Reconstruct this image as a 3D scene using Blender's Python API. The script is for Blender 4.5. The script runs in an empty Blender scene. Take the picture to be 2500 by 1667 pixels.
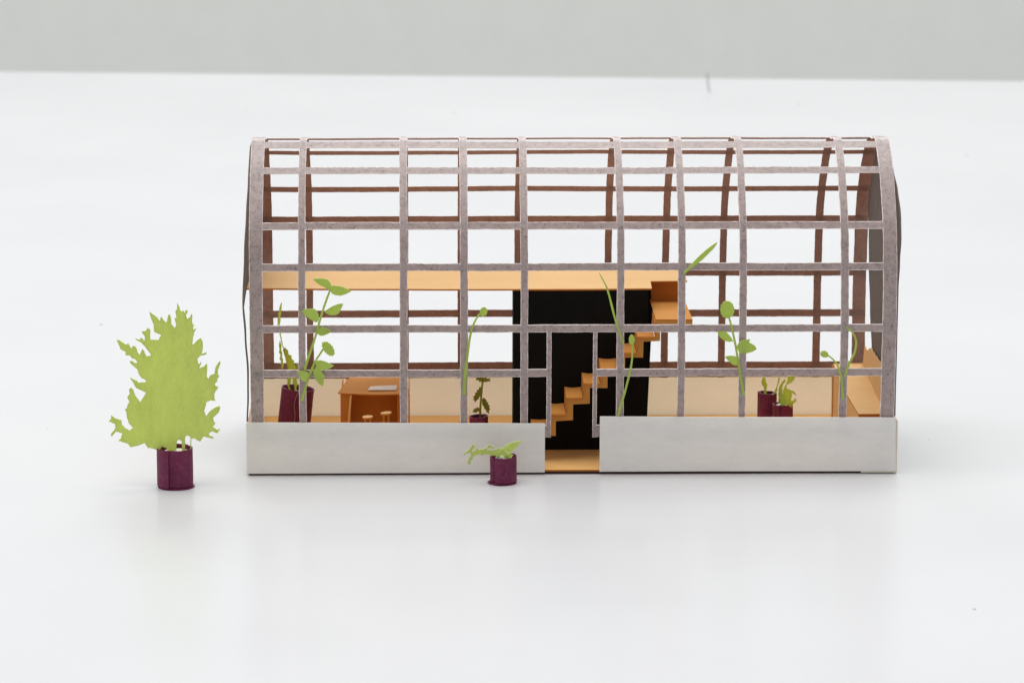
import bpy, bmesh, math, random
from mathutils import Vector, Matrix, noise

# ------------------------------------------------------------------ camera, world, lamps, exposure
S = 0.01                      # the model is laid out in centimetres
scene = bpy.context.scene
col = scene.collection

cam_data = bpy.data.cameras.new('camera')
cam_data.sensor_width = 36.0
cam_data.lens = 129.6
cam_data.clip_start = 0.01
cam_data.clip_end = 50.0
cam_data.dof.use_dof = True
cam_data.dof.focus_distance = 0.895
cam_data.dof.aperture_fstop = 45.0
cam = bpy.data.objects.new('camera', cam_data)
col.objects.link(cam)
scene.camera = cam
YAW, PITCH, ROLL = 0.024304, 0.198371, 0.001856
fw = Vector((math.sin(YAW)*math.cos(PITCH), math.cos(YAW)*math.cos(PITCH), -math.sin(PITCH)))
rt = Vector((math.cos(YAW), -math.sin(YAW), 0)); up = rt.cross(fw)
r2 = math.cos(ROLL)*rt + math.sin(ROLL)*up; u2 = -math.sin(ROLL)*rt + math.cos(ROLL)*up
m = Matrix.Identity(4)
for i in range(3):
    m[i][0], m[i][1], m[i][2] = r2[i], u2[i], -fw[i]
m.translation = Vector((4.286, -87.425, 20.8205))*S
cam.matrix_world = m

world = bpy.data.worlds.new('World'); scene.world = world; world.use_nodes = True
bg = world.node_tree.nodes['Background']
bg.inputs['Color'].default_value = (0.93, 0.97, 1.0, 1)
bg.inputs['Strength'].default_value = 0.44

def area(name, loc, target, sx, sy, power, color):
    l = bpy.data.lights.new(name, 'AREA'); l.shape = 'RECTANGLE'; l.size = sx*S; l.size_y = sy*S
    l.energy = power; l.color = color
    o = bpy.data.objects.new(name, l); col.objects.link(o)
    o.location = Vector(loc)*S
    o.rotation_euler = (Vector(target)-Vector(loc)).to_track_quat('-Z', 'Y').to_euler()
    return o
area('overhead_softbox', (6, 8, 150), (8, 6, 0), 150, 105, 20.0, (1.0, 0.975, 0.95))
area('window_lamp', (25, 270, 190), (8, 3, 3), 260, 130, 62.0, (0.95, 0.98, 1.0))
area('side_lamp', (-130, 20, 80), (6, 0, 2), 100, 100, 4.0, (0.95, 0.98, 1.0))

scene.view_settings.view_transform = 'Standard'
scene.view_settings.look = 'None'
scene.view_settings.exposure = 0.0
scene.view_settings.gamma = 1.0
scene.view_settings.use_curve_mapping = False
try:
    scene.cycles.max_bounces = 10; scene.cycles.diffuse_bounces = 6; scene.cycles.transmission_bounces = 6
    scene.cycles.use_denoising = True
except Exception:
    pass
random.seed(7)

# ------------------------------------------------------------------ materials
def nn(nt, kind, loc=(0, 0), **kw):
    n = nt.nodes.new(kind); n.location = loc
    for k, v in kw.items(): setattr(n, k, v)
    return n
def card(name, rgb, rough=0.85, trans=0.0, trans_rgb=None, fibre=0.0, fibre_rgb=(0.1, 0.07, 0.06), mottle=0.08, grain=60.0, bump=0.25, stretch=(1, 1, 1), spec=0.25, sheen=0.0):
    """coloured card: fine mottling, optional dark fibres, light relief and some light passing through the sheet"""
    mt = bpy.data.materials.new(name); mt.use_nodes = True
    nt = mt.node_tree; nt.nodes.clear(); L = nt.links.new
    out = nn(nt, 'ShaderNodeOutputMaterial'); tc = nn(nt, 'ShaderNodeTexCoord'); mp = nn(nt, 'ShaderNodeMapping')
    mp.inputs['Scale'].default_value = [100*s for s in stretch]
    L(tc.outputs['Object'], mp.inputs['Vector'])
    n1 = nn(nt, 'ShaderNodeTexNoise'); n1.inputs['Scale'].default_value = grain; n1.inputs['Detail'].default_value = 4
    n2 = nn(nt, 'ShaderNodeTexNoise'); n2.inputs['Scale'].default_value = 3.0; n2.inputs['Detail'].default_value = 5
    for n in (n1, n2): L(mp.outputs['Vector'], n.inputs['Vector'])
    add = nn(nt, 'ShaderNodeMath', operation='ADD'); L(n1.outputs['Fac'], add.inputs[0]); L(n2.outputs['Fac'], add.inputs[1])
    mr = nn(nt, 'ShaderNodeMapRange'); mr.inputs['From Min'].default_value = 0.6; mr.inputs['From Max'].default_value = 1.4
    mr.inputs['To Min'].default_value = 1-mottle; mr.inputs['To Max'].default_value = 1+mottle
    L(add.outputs[0], mr.inputs['Value'])
    sc = nn(nt, 'ShaderNodeVectorMath', operation='SCALE'); sc.inputs[0].default_value = rgb
    L(mr.outputs[0], sc.inputs['Scale'])
    colour = sc.outputs[0]
    if fibre > 0:
        for k, (scale, dist, width, off) in enumerate(((8.0, 1.3, 0.05, 0.0), (13.0, 2.2, 0.06, 3.7))):
            mo = nn(nt, 'ShaderNodeVectorMath', operation='ADD'); mo.inputs[1].default_value = (off, off*1.7, off*0.6)
            L(mp.outputs['Vector'], mo.inputs[0])
            f = nn(nt, 'ShaderNodeTexNoise'); f.inputs['Scale'].default_value = scale; f.inputs['Detail'].default_value = 1.5; f.inputs['Distortion'].default_value = dist
            L(mo.outputs[0], f.inputs['Vector'])
            a = nn(nt, 'ShaderNodeMath', operation='SUBTRACT'); a.inputs[1].default_value = 0.5; L(f.outputs['Fac'], a.inputs[0])
            b = nn(nt, 'ShaderNodeMath', operation='ABSOLUTE'); L(a.outputs[0], b.inputs[0])
            c = nn(nt, 'ShaderNodeMapRange', interpolation_type='SMOOTHSTEP'); c.inputs['From Min'].default_value = 0.0; c.inputs['From Max'].default_value = width
            c.inputs['To Min'].default_value = 1.0; c.inputs['To Max'].default_value = 0.0; L(b.outputs[0], c.inputs['Value'])
            g = nn(nt, 'ShaderNodeTexNoise'); g.inputs['Scale'].default_value = 8.0; L(mo.outputs[0], g.inputs['Vector'])
            h = nn(nt, 'ShaderNodeMapRange'); h.inputs['From Min'].default_value = 0.42; h.inputs['From Max'].default_value = 0.6; L(g.outputs['Fac'], h.inputs['Value'])
            e = nn(nt, 'ShaderNodeMath', operation='MULTIPLY'); L(c.outputs[0], e.inputs[0]); L(h.outputs[0], e.inputs[1])
            e2 = nn(nt, 'ShaderNodeMath', operation='MULTIPLY'); L(e.outputs[0], e2.inputs[0]); e2.inputs[1].default_value = fibre
            mx = nn(nt, 'ShaderNodeMix', data_type='RGBA'); L(e2.outputs[0], mx.inputs[0]); L(colour, mx.inputs[6]); mx.inputs[7].default_value = (*fibre_rgb, 1)
            colour = mx.outputs[2]
    bs = nn(nt, 'ShaderNodeBsdfPrincipled'); L(colour, bs.inputs['Base Color'])
    bs.inputs['Roughness'].default_value = rough; bs.inputs['Specular IOR Level'].default_value = spec
    if sheen:
        bs.inputs['Sheen Weight'].default_value = sheen; bs.inputs['Sheen Roughness'].default_value = 0.35
    if bump:
        bp = nn(nt, 'ShaderNodeBump'); bp.inputs['Strength'].default_value = bump; bp.inputs['Distance'].default_value = 0.0001
        L(n1.outputs['Fac'], bp.inputs['Height']); L(bp.outputs[0], bs.inputs['Normal'])
    surf = bs.outputs[0]
    if trans > 0:
        tr = nn(nt, 'ShaderNodeBsdfTranslucent'); tr.inputs['Color'].default_value = (*(trans_rgb or rgb), 1)
        ms = nn(nt, 'ShaderNodeMixShader'); ms.inputs[0].default_value = trans
        L(bs.outputs[0], ms.inputs[1]); L(tr.outputs[0], ms.inputs[2]); surf = ms.outputs[0]
    L(surf, out.inputs['Surface'])
    return mt

M = {}
M['mauve'] = card('mauve_fibre_card', (0.50, 0.405, 0.385), trans=0.24, trans_rgb=(0.64, 0.41, 0.335), fibre=0.8, fibre_rgb=(0.09, 0.075, 0.075), mottle=0.14, grain=40, sheen=0.3, bump=0.5, rough=0.42, spec=1.0)
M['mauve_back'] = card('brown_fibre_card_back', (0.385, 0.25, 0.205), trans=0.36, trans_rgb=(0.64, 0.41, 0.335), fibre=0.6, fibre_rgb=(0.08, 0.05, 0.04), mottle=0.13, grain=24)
M['core'] = card('pale_cut_edge', (0.88, 0.78, 0.75), mottle=0.2, grain=40)
M['end'] = card('grey_brown_card', (0.20, 0.17, 0.15), trans=0.15, trans_rgb=(0.6, 0.3, 0.2), fibre=0.5, fibre_rgb=(0.05, 0.04, 0.04), mottle=0.2, grain=22, stretch=(1, 1, 0.25))
M['white'] = card('white_card', (0.94, 0.93, 0.912), trans=0.24, trans_rgb=(0.98, 0.91, 0.80), mottle=0.05, grain=14, bump=0.5, rough=1.0, spec=0.1, stretch=(0.5, 1, 1.6))
M['thin_white'] = card('thin_white_card', (0.93, 0.905, 0.86), trans=0.50, trans_rgb=(0.98, 0.90, 0.76), mottle=0.05, grain=10, bump=0.3, rough=1.0, spec=0.1, stretch=(0.6, 1, 1.4))
M['floor'] = card('amber_card', (0.80, 0.47, 0.17), mottle=0.05, grain=18, stretch=(0.35, 1.4, 1.4))
M['cream_edge'] = card('cream_card_edge', (0.78, 0.74, 0.62), mottle=0.05)
M['orange'] = card('orange_card', (0.84, 0.545, 0.25), trans=0.12, trans_rgb=(0.9, 0.4, 0.1), mottle=0.05, grain=18, stretch=(0.35, 1.4, 1.4))
M['shaded_orange'] = card('shaded_orange_card', (0.66, 0.295, 0.065), trans=0.12, trans_rgb=(0.9, 0.4, 0.1), mottle=0.05, grain=18, stretch=(0.35, 1.4, 1.4))  # same orange card, interior shade and orange bounce painted into its colour
M['dark_shaded_orange'] = card('dark_shaded_orange_card', (0.62, 0.21, 0.035), trans=0.1, trans_rgb=(0.8, 0.25, 0.05), mottle=0.06, grain=24)  # orange card again, darkened and reddened to paint in deeper shade
M['black'] = card('black_card', (0.010, 0.009, 0.008), mottle=0.15, rough=0.8, spec=0.05)
M['dark'] = card('dark_underside_card', (0.05, 0.03, 0.025), mottle=0.15)
M['maroon'] = card('maroon_card', (0.155, 0.016, 0.058), mottle=0.25, grain=30, rough=0.6, spec=0.28, fibre=0.25, fibre_rgb=(0.3, 0.12, 0.18))
M['green'] = card('leaf_green_card', (0.66, 0.735, 0.23), trans=0.38, trans_rgb=(0.85, 0.92, 0.28), mottle=0.17, grain=20, stretch=(1.6, 1, 0.6))
M['sprig'] = card('sprig_green_card', (0.54, 0.655, 0.155), trans=0.34, trans_rgb=(0.72, 0.88, 0.14), mottle=0.12, grain=34)
M['green_edge'] = card('pale_green_cut_edge', (0.62, 0.74, 0.26), mottle=0.1)
M['olive'] = card('olive_card', (0.26, 0.25, 0.03), trans=0.25, trans_rgb=(0.4, 0.35, 0.03), mottle=0.12)
M['lime'] = card('yellow_green_card', (0.62, 0.70, 0.15), trans=0.42, trans_rgb=(0.85, 0.9, 0.15), mottle=0.12)
M['foam'] = card('cream_filler', (0.74, 0.71, 0.60), mottle=0.1, bump=0.6, grain=20)
M['thread'] = card('pale_thread', (0.6, 0.55, 0.55), mottle=0.02)
M['speck'] = card('grey_dust', (0.42, 0.42, 0.42), mottle=0.1)

def table_material():
    mt = bpy.data.materials.new('white_laminate'); mt.use_nodes = True
    nt = mt.node_tree; bs = nt.nodes['Principled BSDF']; L = nt.links.new
    tc = nn(nt, 'ShaderNodeTexCoord'); n = nn(nt, 'ShaderNodeTexNoise'); n.inputs['Scale'].default_value = 9; n.inputs['Detail'].default_value = 6
    L(tc.outputs['Object'], n.inputs['Vector'])
    cr = nn(nt, 'ShaderNodeValToRGB')
    cr.color_ramp.elements[0].position = 0.3; cr.color_ramp.elements[0].color = (0.60, 0.60, 0.612, 1)
    cr.color_ramp.elements[1].position = 0.7; cr.color_ramp.elements[1].color = (0.63, 0.63, 0.64, 1)
    L(n.outputs['Fac'], cr.inputs[0]); L(cr.outputs[0], bs.inputs['Base Color'])
    mr = nn(nt, 'ShaderNodeMapRange'); mr.inputs['To Min'].default_value = 0.17; mr.inputs['To Max'].default_value = 0.23
    L(n.outputs['Fac'], mr.inputs['Value']); L(mr.outputs[0], bs.inputs['Roughness'])
    bs.inputs['Specular IOR Level'].default_value = 0.055
    return mt
M['table'] = table_material()
M['wall'] = card('grey_green_wall_paint', (0.92, 0.93, 0.875), mottle=0.03, grain=0.4, bump=0, rough=0.9)

# ------------------------------------------------------------------ helpers
def tag(o, label=None, cat=None, group=None, kind=None):
    if label: o['label'] = label
    if cat: o['category'] = cat
    if group: o['group'] = group
    if kind: o['kind'] = kind
    return o
def empty(name, loc=(0, 0, 0)):
    o = bpy.data.objects.new(name, None); col.objects.link(o); o.empty_display_size = 0.005
    return o
def finish(name, bm, mats, parent=None, smooth=True, angle=35):
    bmesh.ops.recalc_face_normals(bm, faces=bm.faces)
    me = bpy.data.meshes.new(name); bm.to_mesh(me); bm.free()
    me.transform(Matrix.Scale(S, 4))
    for mm in mats: me.materials.append(M[mm])
    if smooth:
        me.polygons.foreach_set('use_smooth', [True]*len(me.polygons))
        me.set_sharp_from_angle(angle=math.radians(angle))
    o = bpy.data.objects.new(name, me); col.objects.link(o)
    if parent is not None: o.parent = parent
    return o
def plate(name, poly, depth, thick=0.03, axis='Y', mats=('orange', 'orange'), parent=None, cell=0.25, bend=None):
    """a sheet of card: outline poly in the plane across axis, with real thickness, cut into cells so it can be bent"""
    bm = bmesh.new()
    def place(a, b, d):
        return (a, d, b) if axis == 'Y' else (a, b, d) if axis == 'Z' else (d, a, b)
    f = bm.faces.new([bm.verts.new(place(a, b, depth)) for a, b in poly])
    f.normal_update()
    bmesh.ops.triangulate(bm, faces=[f])
    if cell:
        for k in range(2):
            lo, hi = min(p[k] for p in poly), max(p[k] for p in poly)
            n = min(40, int((hi-lo)/cell))
            for i in range(1, n+1):
                v = lo + (hi-lo)*i/(n+1)
                co = place(v if k == 0 else 0, v if k == 1 else 0, 0)
                no = place(1 if k == 0 else 0, 1 if k == 1 else 0, 0)
                bmesh.ops.bisect_plane(bm, geom=bm.verts[:]+bm.edges[:]+bm.faces[:], plane_co=co, plane_no=no, dist=1e-6)
    front = bm.faces[:]
    ax = {'X': 0, 'Y': 1, 'Z': 2}[axis]
    r = bmesh.ops.extrude_face_region(bm, geom=front)
    for v in r['geom']:
        if isinstance(v, bmesh.types.BMVert): v.co[ax] += thick
    for fc in bm.faces:
        fc.normal_update()
        if abs(fc.normal[ax]) < 0.5: fc.material_index = 1
    if bend:
        for v in bm.verts:
            a, b = [v.co[i] for i in range(3) if i != ax]
            v.co[ax] += bend(a, b)
    return finish(name, bm, mats, parent)
def catmull(pts, n=8):
    P = [Vector(p) for p in pts]
    P = [2*P[0]-P[1]] + P + [2*P[-1]-P[-2]]
    out = []
    for i in range(1, len(P)-2):
        for k in range(n):
            t = k/n
            out.append(0.5*((2*P[i])+(P[i+1]-P[i-1])*t+(2*P[i-1]-5*P[i]+4*P[i+1]-P[i+2])*t*t+(-P[i-1]+3*P[i]-3*P[i+1]+P[i+2])*t**3))
    out.append(P[-2]); return out
def ribbon(name, pts, w0, w1, y, mats=('sprig', 'green_edge'), parent=None, thick=0.035, bow=0.03):
    c = catmull([(p[0], p[1]) for p in pts], 6); n = len(c)
    bm = bmesh.new(); rows = []
    for i, p in enumerate(c):
        d = (c[min(i+1, n-1)]-c[max(i-1, 0)]).normalized(); no = Vector((-d.y, d.x))
        w = (w0+(w1-w0)*i/(n-1))/2*random.uniform(0.93, 1.07)
        yy = y-bow*math.sin(math.pi*i/(n-1))
        a, b = p-no*w, p+no*w
        rows.append([bm.verts.new(v) for v in ((a.x, yy, a.y), (b.x, yy, b.y), (b.x, yy+thick, b.y), (a.x, yy+thick, a.y))])
    for i in range(n-1):
        for k in range(4):
            f = bm.faces.new((rows[i][k], rows[i][(k+1) % 4], rows[i+1][(k+1) % 4], rows[i+1][k]))
            f.material_index = 0 if k in (0, 2) else 1
    bm.faces.new(rows[0]); bm.faces.new(rows[-1])
    return finish(name, bm, mats, parent)

# ------------------------------------------------------------------ the setting
TZ = -0.06
def ground():
    bm = bmesh.new()
    pts = [(-140, -125), (160, -125), (160, 64.1), (-140, 89.2)]
    top = [bm.verts.new((x, y, TZ)) for x, y in pts]; bot = [bm.verts.new((x, y, TZ-2.6)) for x, y in pts]
    bm.faces.new(top); bm.faces.new(bot[::-1])
    for i in range(4): bm.faces.new((top[i], top[(i+1) % 4], bot[(i+1) % 4], bot[i]))
    bmesh.ops.bevel(bm, geom=[e for e in bm.edges if abs(e.verts[0].co.z-TZ) < 1e-5 and abs(e.verts[1].co.z-TZ) < 1e-5], offset=0.35, segments=4, affect='EDGES')
    o = finish('table', bm, ['table'], smooth=True, angle=30); tag(o, 'large white laminate table top', None, None, 'structure')
    bm = bmesh.new()
    q = [bm.verts.new(v) for v in ((-320, 165, -90), (340, 165, -90), (340, 165, 58), (-320, 165, 58))]
    q2 = [bm.verts.new((v.co.x, 171, v.co.z)) for v in q]
    bm.faces.new(q); bm.faces.new(q2[::-1])
    for i in range(4): bm.faces.new((q[i], q[(i+1) % 4], q2[(i+1) % 4], q2[i]))
    o = finish('wall', bm, ['wall'], smooth=False); tag(o, 'low pale grey green wall far behind the table', None, None, 'structure')
ground()

# ------------------------------------------------------------------ the paper greenhouse
house = empty('paper_greenhouse')
tag(house, 'mauve paper greenhouse model with open arched lattice on a white card base', 'model house')

RIBX = [(0.075, 0.401), (1.254, 1.43), (3.699, 3.888), (5.155, 5.345), (6.616, 6.799), (8.943, 9.125), (10.422, 10.605), (11.907, 12.089), (14.363, 14.56), (15.381, 15.723)]
CTRL = [(0.05, 0.85), (0.049, 1.016), (-0.043, 2.473), (-0.06, 3.568), (0.076, 5.056), (0.33, 6.02), (1.22, 7.235), (1.95, 7.762), (2.32, 7.865), (2.80, 7.785),
        (3.653, 7.672), (4.509, 7.198), (5.534, 6.101), (5.945, 5.247), (6.15, 3.814), (6.17, 2.741), (6.155, 1.364), (6.155, 1.04)]
PROF = catmull(CTRL, 14)
ARC = [0.0]
for i in range(1, len(PROF)): ARC.append(ARC[-1]+(PROF[i]-PROF[i-1]).length)
CS = [ARC[i*14] for i in range(len(CTRL))]          # arc length at each control point
def prof(s):
    s = max(0.0, min(ARC[-1], s))
    lo, hi = 0, len(ARC)-1
    while hi-lo > 1:
        mid = (lo+hi)//2
        if ARC[mid] <= s: lo = mid
        else: hi = mid
    t = (s-ARC[lo])/max(1e-9, ARC[hi]-ARC[lo])
    p = PROF[lo].lerp(PROF[hi], t)
    d0 = (PROF[min(lo+1, len(PROF)-1)]-PROF[max(lo-1, 0)]).normalized()
    d1 = (PROF[min(hi+1, len(PROF)-1)]-PROF[max(hi-1, 0)]).normalized()
    d = d0.lerp(d1, t).normalized()
    return p, Vector((-d.y, d.x))                   # outward normal (front curve runs upward)
def sheet(x, s, off):
    p, n = prof(s)
    w = 0.025*noise.noise((x*0.22, s*0.35, 1.3)) + 0.006*noise.noise((x*0.9, s*0.9, 7.7))
    return (x + 0.01*noise.noise((x, s*0.5, 4.0)), p.x+n.x*(off+w), p.y+n.y*(off+w))
def strip(name, edges, along, t, parent, c=0.012):
    """edges: rows of three (x, s) points across the strip. A closed thick strip on the curved sheet, its cut edges slightly frayed back."""
    bm = bmesh.new(); rings = []
    for row in edges:
        (xa, sa), (xm, sm), (xb, sb) = row
        L = max(1e-6, math.hypot(xb-xa, sb-sa)); ux, us = (xb-xa)/L*c, (sb-sa)/L*c
        fa, fb = random.uniform(0.5, 1.5), random.uniform(0.5, 1.5)
        ring = [(xa+ux*fa, sa+us*fa, t/2), (xm, sm, t/2), (xb-ux*fb, sb-us*fb, t/2), (xb, sb, t*0.15), (xb, sb, -t/2), (xm, sm, -t/2), (xa, sa, -t/2), (xa, sa, t*0.15)]
        rings.append([bm.verts.new(sheet(*q)) for q in ring])
    for i in range(len(rings)-1):
        for k in range(8):
            f = bm.faces.new((rings[i][k], rings[i][(k+1) % 8], rings[i+1][(k+1) % 8], rings[i+1][k]))
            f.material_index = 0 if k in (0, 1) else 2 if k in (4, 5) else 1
    for i in (0, -1):
        f = bm.faces.new(rings[i]); f.material_index = 1
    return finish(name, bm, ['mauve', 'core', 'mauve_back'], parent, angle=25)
def jit(a): return random.uniform(-a, a)
TH = 0.036
for i, (a, b) in enumerate(RIBX):
    s0, s1 = 0.0, ARC[-1]
    n = 230; wav = random.uniform(0, 50)
    rows = []
    for q in range(n+1):
        s = s0+(s1-s0)*q/n
        ja = 0.006*noise.noise((s*2.2, wav, 0))+jit(0.003); jb = 0.006*noise.noise((s*2.2, wav+9, 0))+jit(0.003)
        mid = (a+b)/2
        rows.append([(a+ja, s), (mid, s), (b+jb, s)])
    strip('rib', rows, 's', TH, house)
def rail(s, hw, x0, x1, t=TH-0.008):
    n = max(4, int((x1-x0)/0.075)); wav = random.uniform(0, 50); rows = []
    for q in range(n+1):
        x = x0+(x1-x0)*q/n
        ja = 0.006*noise.noise((x*2.0, wav, 0))+jit(0.003); jb = 0.006*noise.noise((x*2.0, wav+9, 0))+jit(0.003)
        drift = 0.012*noise.noise((x*0.25, wav, 3))
        lo, hi = max(0, s-hw+ja+drift), min(ARC[-1], s+hw+jb+drift)
        rows.append([(x, lo), (x, (lo+hi)/2), (x, hi)])
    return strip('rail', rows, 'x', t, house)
X0, X1 = 0.10, 15.70
DL, DR = (7.253, 7.368), (8.373, 8.475)             # door jambs
rail(0.166, 0.162, X0, DL[1]-0.004); rail(0.166, 0.162, DR[0]+0.004, X1)
rail(CS[2], 0.094, X0, DL[1]-0.004); rail(CS[2], 0.094, DR[0]+0.004, X1)
for k in (3, 4, 5, 6, 7, 10, 11, 12, 13, 14, 15):
    rail(CS[k], {7: 0.122, 10: 0.11}.get(k, 0.094), X0, X1)
rail(ARC[-1]-0.215, 0.205, X0, X1)
for (a, b) in (DL, DR):
    rows = []
    for q in range(70):
        s = CS[3]*q/69
        rows.append([(a+jit(0.004), s), ((a+b)/2, s), (b+jit(0.004), s)])
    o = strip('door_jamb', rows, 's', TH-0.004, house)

# white card walls
wob = lambda seed, amp: (lambda a, b: amp*noise.noise((a*0.3, b*0.5, seed)))
plate('wall_panel', [(-0.012, 0.0), (3.5, 0.004), (7.214, 0.006), (7.214, 1.224), (3.5, 1.25), (-0.004, 1.273)], -0.075, 0.035, 'Y', ('white', 'white'), house, 0.4, wob(1, 0.02))
plate('wall_panel', [(8.547, 0.027), (15.78, 0.012), (15.757, 1.344), (8.549, 1.396)], -0.10, 0.035, 'Y', ('white', 'white'), house, 0.4, wob(2, 0.02))
plate('wall_panel', [(-0.01, 0.0), (15.77, 0.0), (15.77, 1.33), (-0.01, 1.33)], 6.20, 0.035, 'Y', ('thin_white', 'white'), house, 0.6, wob(3, 0.015))
plate('wall_panel', [(-0.03, 0.0), (6.19, 0.0), (6.19, 1.31), (-0.03, 1.26)], -0.035, 0.03, 'X', ('white', 'white'), house, 0.6)
plate('wall_panel', [(-0.05, -0.03), (6.19, -0.03), (6.19, 1.31), (-0.05, 1.27)], 15.785, 0.03, 'X', ('white', 'cream_edge'), house, 0.6)
plate('corner_flap', [(14.93, -0.035), (15.81, -0.035), (15.81, 0.02), (14.95, 0.02)], -0.06, 0.03, 'Y', ('cream_edge', 'cream_edge'), house, 0.3)

# base sheet and floor
plate('base_sheet', [(0.02, 0.0), (15.74, 0.0), (15.74, 6.16), (0.02, 6.16)], TZ+0.002, 0.055, 'Z', ('dark', 'dark'), house, 0)
plate('floor_sheet', [(0.02, 0.01), (15.74, 0.01), (15.74, 6.14), (0.02, 6.14)], 0.012, 0.038, 'Z', ('floor', 'dark_shaded_orange'), house, 0.5)

# black card box
plate('box_wall', [(6.505, 0.05), (9.838, 0.05), (9.838, 4.085), (6.502, 4.085)], 2.165, 0.035, 'Y', ('black', 'black'), house, 0.5)
plate('box_wall', [(6.55, 0.05), (9.915, 0.05), (10.03, 2.9), (10.06, 4.085), (6.55, 4.085)], 3.75, 0.035, 'Y', ('black', 'black'), house, 0.5)
plate('box_wall', [(2.205, 0.05), (3.745, 0.05), (3.745, 4.085), (2.205, 4.085)], 6.51, 0.03, 'X', ('black', 'black'), house, 0.5)
plate('box_wall', [(2.205, 0.05), (3.2, 0.05), (3.2, 4.085), (2.205, 4.085)], 9.795, 0.03, 'X', ('black', 'black'), house, 0.5)

# upper floor
plate('upper_floor', [(-0.10, 2.33), (2.2, 2.23), (4.54, 2.155), (7.3, 2.145), (9.925, 2.19), (9.95, 3.16), (10.30, 3.17), (10.87, 3.18), (10.90, 5.35), (-0.06, 5.4)], 4.09, 0.04, 'Z', ('orange', 'dark_shaded_orange'), house, 0.4,
      lambda a, b: 0.018*noise.noise((a*0.4, b*0.5, 5)))

# staircase
XS = [6.93, 7.344, 7.77, 8.192, 8.61, 9.055, 9.50, 9.935]
ZS = [0.835, 1.244, 1.655, 2.013, 2.38, 2.779, 3.177]
up_line = []
for i in range(7): up_line += [(XS[i], ZS[i]-0.015), (XS[i+1], ZS[i]-0.015)]
low_line = [(10.06, 3.56), (10.06, 3.05), (9.655, 3.035), (9.648, 2.637), (9.206, 2.637), (9.206, 2.25), (8.779, 2.25), (8.779, 1.877), (8.348, 1.88), (8.348, 1.486), (7.938, 1.47), (7.938, 1.075), (7.515, 1.05), (7.515, 0.68), (7.10, 0.68), (7.10, 0.30), (6.93, 0.30)]
stairs = plate('staircase', up_line+[(9.935, 3.56)]+low_line, 0.96, 0.035, 'Y', ('shaded_orange', 'dark_shaded_orange'), house, 0.3)
for i in range(7):
    sag = random.uniform(0.01, 0.03); dx = jit(0.02)
    xa, xb = XS[i], XS[i+1]
    plate('tread', [(xa+0.005, 0.93), (xb-0.012, 0.93+jit(0.02)), (xb-0.015, 2.155), (xa+0.0, 2.155)], ZS[i]-0.03, 0.026, 'Z', ('shaded_orange', 'dark_shaded_orange'), stairs, 0.12,
          lambda a, b, xa=xa, xb=xb, sag=sag: -sag*math.sin(math.pi*(a-xa)/(xb-xa)) + 0.01*(b-1.5))
    z1 = ZS[i+1] if i < 6 else 3.56
    plate('riser', [(0.94, ZS[i]-0.002), (2.155, ZS[i]-0.002), (2.155, z1-0.035), (0.94, z1-0.035)], xb-0.004, 0.022, 'X', ('shaded_orange', 'dark_shaded_orange'), stairs, 0.2,
          lambda a, b: 0.006*noise.noise((a, b, 2)))
# landing
landing = plate('landing', [(9.952, 0.97), (10.854, 0.965), (10.83, 3.58), (9.962, 3.60)], 3.555, 0.03, 'Z', ('shaded_orange', 'dark_shaded_orange'), house, 0.3)
plate('flap', [(9.955, 3.40), (10.852, 3.40), (10.852, 3.552), (9.955, 3.552)], 0.972, 0.03, 'Y', ('shaded_orange', 'dark_shaded_orange'), landing, 0.3)
plate('flap', [(1.005, 3.40), (2.15, 3.40), (2.15, 3.552), (1.005, 3.552)], 9.955, 0.03, 'X', ('shaded_orange', 'dark_shaded_orange'), landing, 0.3)
plate('flap', [(1.005, 3.40), (3.5, 3.40), (3.5, 3.552), (1.005, 3.552)], 10.815, 0.03, 'X', ('shaded_orange', 'dark_shaded_orange'), landing, 0.3)
plate('back_riser', [(9.99, 3.587), (10.83, 3.587), (10.85, 4.087), (9.97, 4.087)], 3.42, 0.03, 'Y', ('dark_shaded_orange', 'dark_shaded_orange'), landing, 0.3)

# end panels (bowed sheets inside the arch ends)
def half_depth(z):
    f = [(p.x, p.y) for p in PROF[:8*14+1]]; b = [(p.x, p.y) for p in PROF[8*14:]][::-1]
    def at(c):
        for i in range(len(c)-1):
            if c[i][1] <= z <= c[i+1][1]:
                t = (z-c[i][1])/max(1e-6, c[i+1][1]-c[i][1]); return c[i][0]+t*(c[i+1][0]-c[i][0])
        return c[0][0] if z < c[0][1] else c[-1][0]
    return at(f), at(b)
def end_panel(name, xf, zs, y_limits, mats):
    bm = bmesh.new(); A, B = [], []
    K = 14
    for z in zs:
        a, b = half_depth(z); la, lb = y_limits(z)
        y0, y1 = max(a+0.05, la), min(b-0.10, lb)
        ra, rb = [], []
        for k in range(K+1):
            y = y0+(y1-y0)*k/K
            x = xf(y, z); ra.append(bm.verts.new((x, y, z))); rb.append(bm.verts.new((x+0.035, y, z)))
        A.append(ra); B.append(rb)
    n = len(zs)
    for i in range(n-1):
        for k in range(K):
            bm.faces.new((A[i][k], A[i][k+1], A[i+1][k+1], A[i+1][k])); bm.faces.new((B[i][k], B[i+1][k], B[i+1][k+1], B[i][k+1]))
        for k in (0, K): bm.faces.new((A[i][k], A[i+1][k], B[i+1][k], B[i][k]))
    for i in (0, n-1):
        for k in range(K): bm.faces.new((A[i][k], A[i][k+1], B[i][k+1], B[i][k]))
    return finish(name, bm, mats, house)
def lerp_table(tab, z):
    for i in range(len(tab)-1):
        if tab[i][0] <= z <= tab[i+1][0]:
            t = (z-tab[i][0])/(tab[i+1][0]-tab[i][0]); t = t*t*(3-2*t); return tab[i][1]+t*(tab[i+1][1]-tab[i][1])
    return tab[0][1] if z < tab[0][0] else tab[-1][1]

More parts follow.
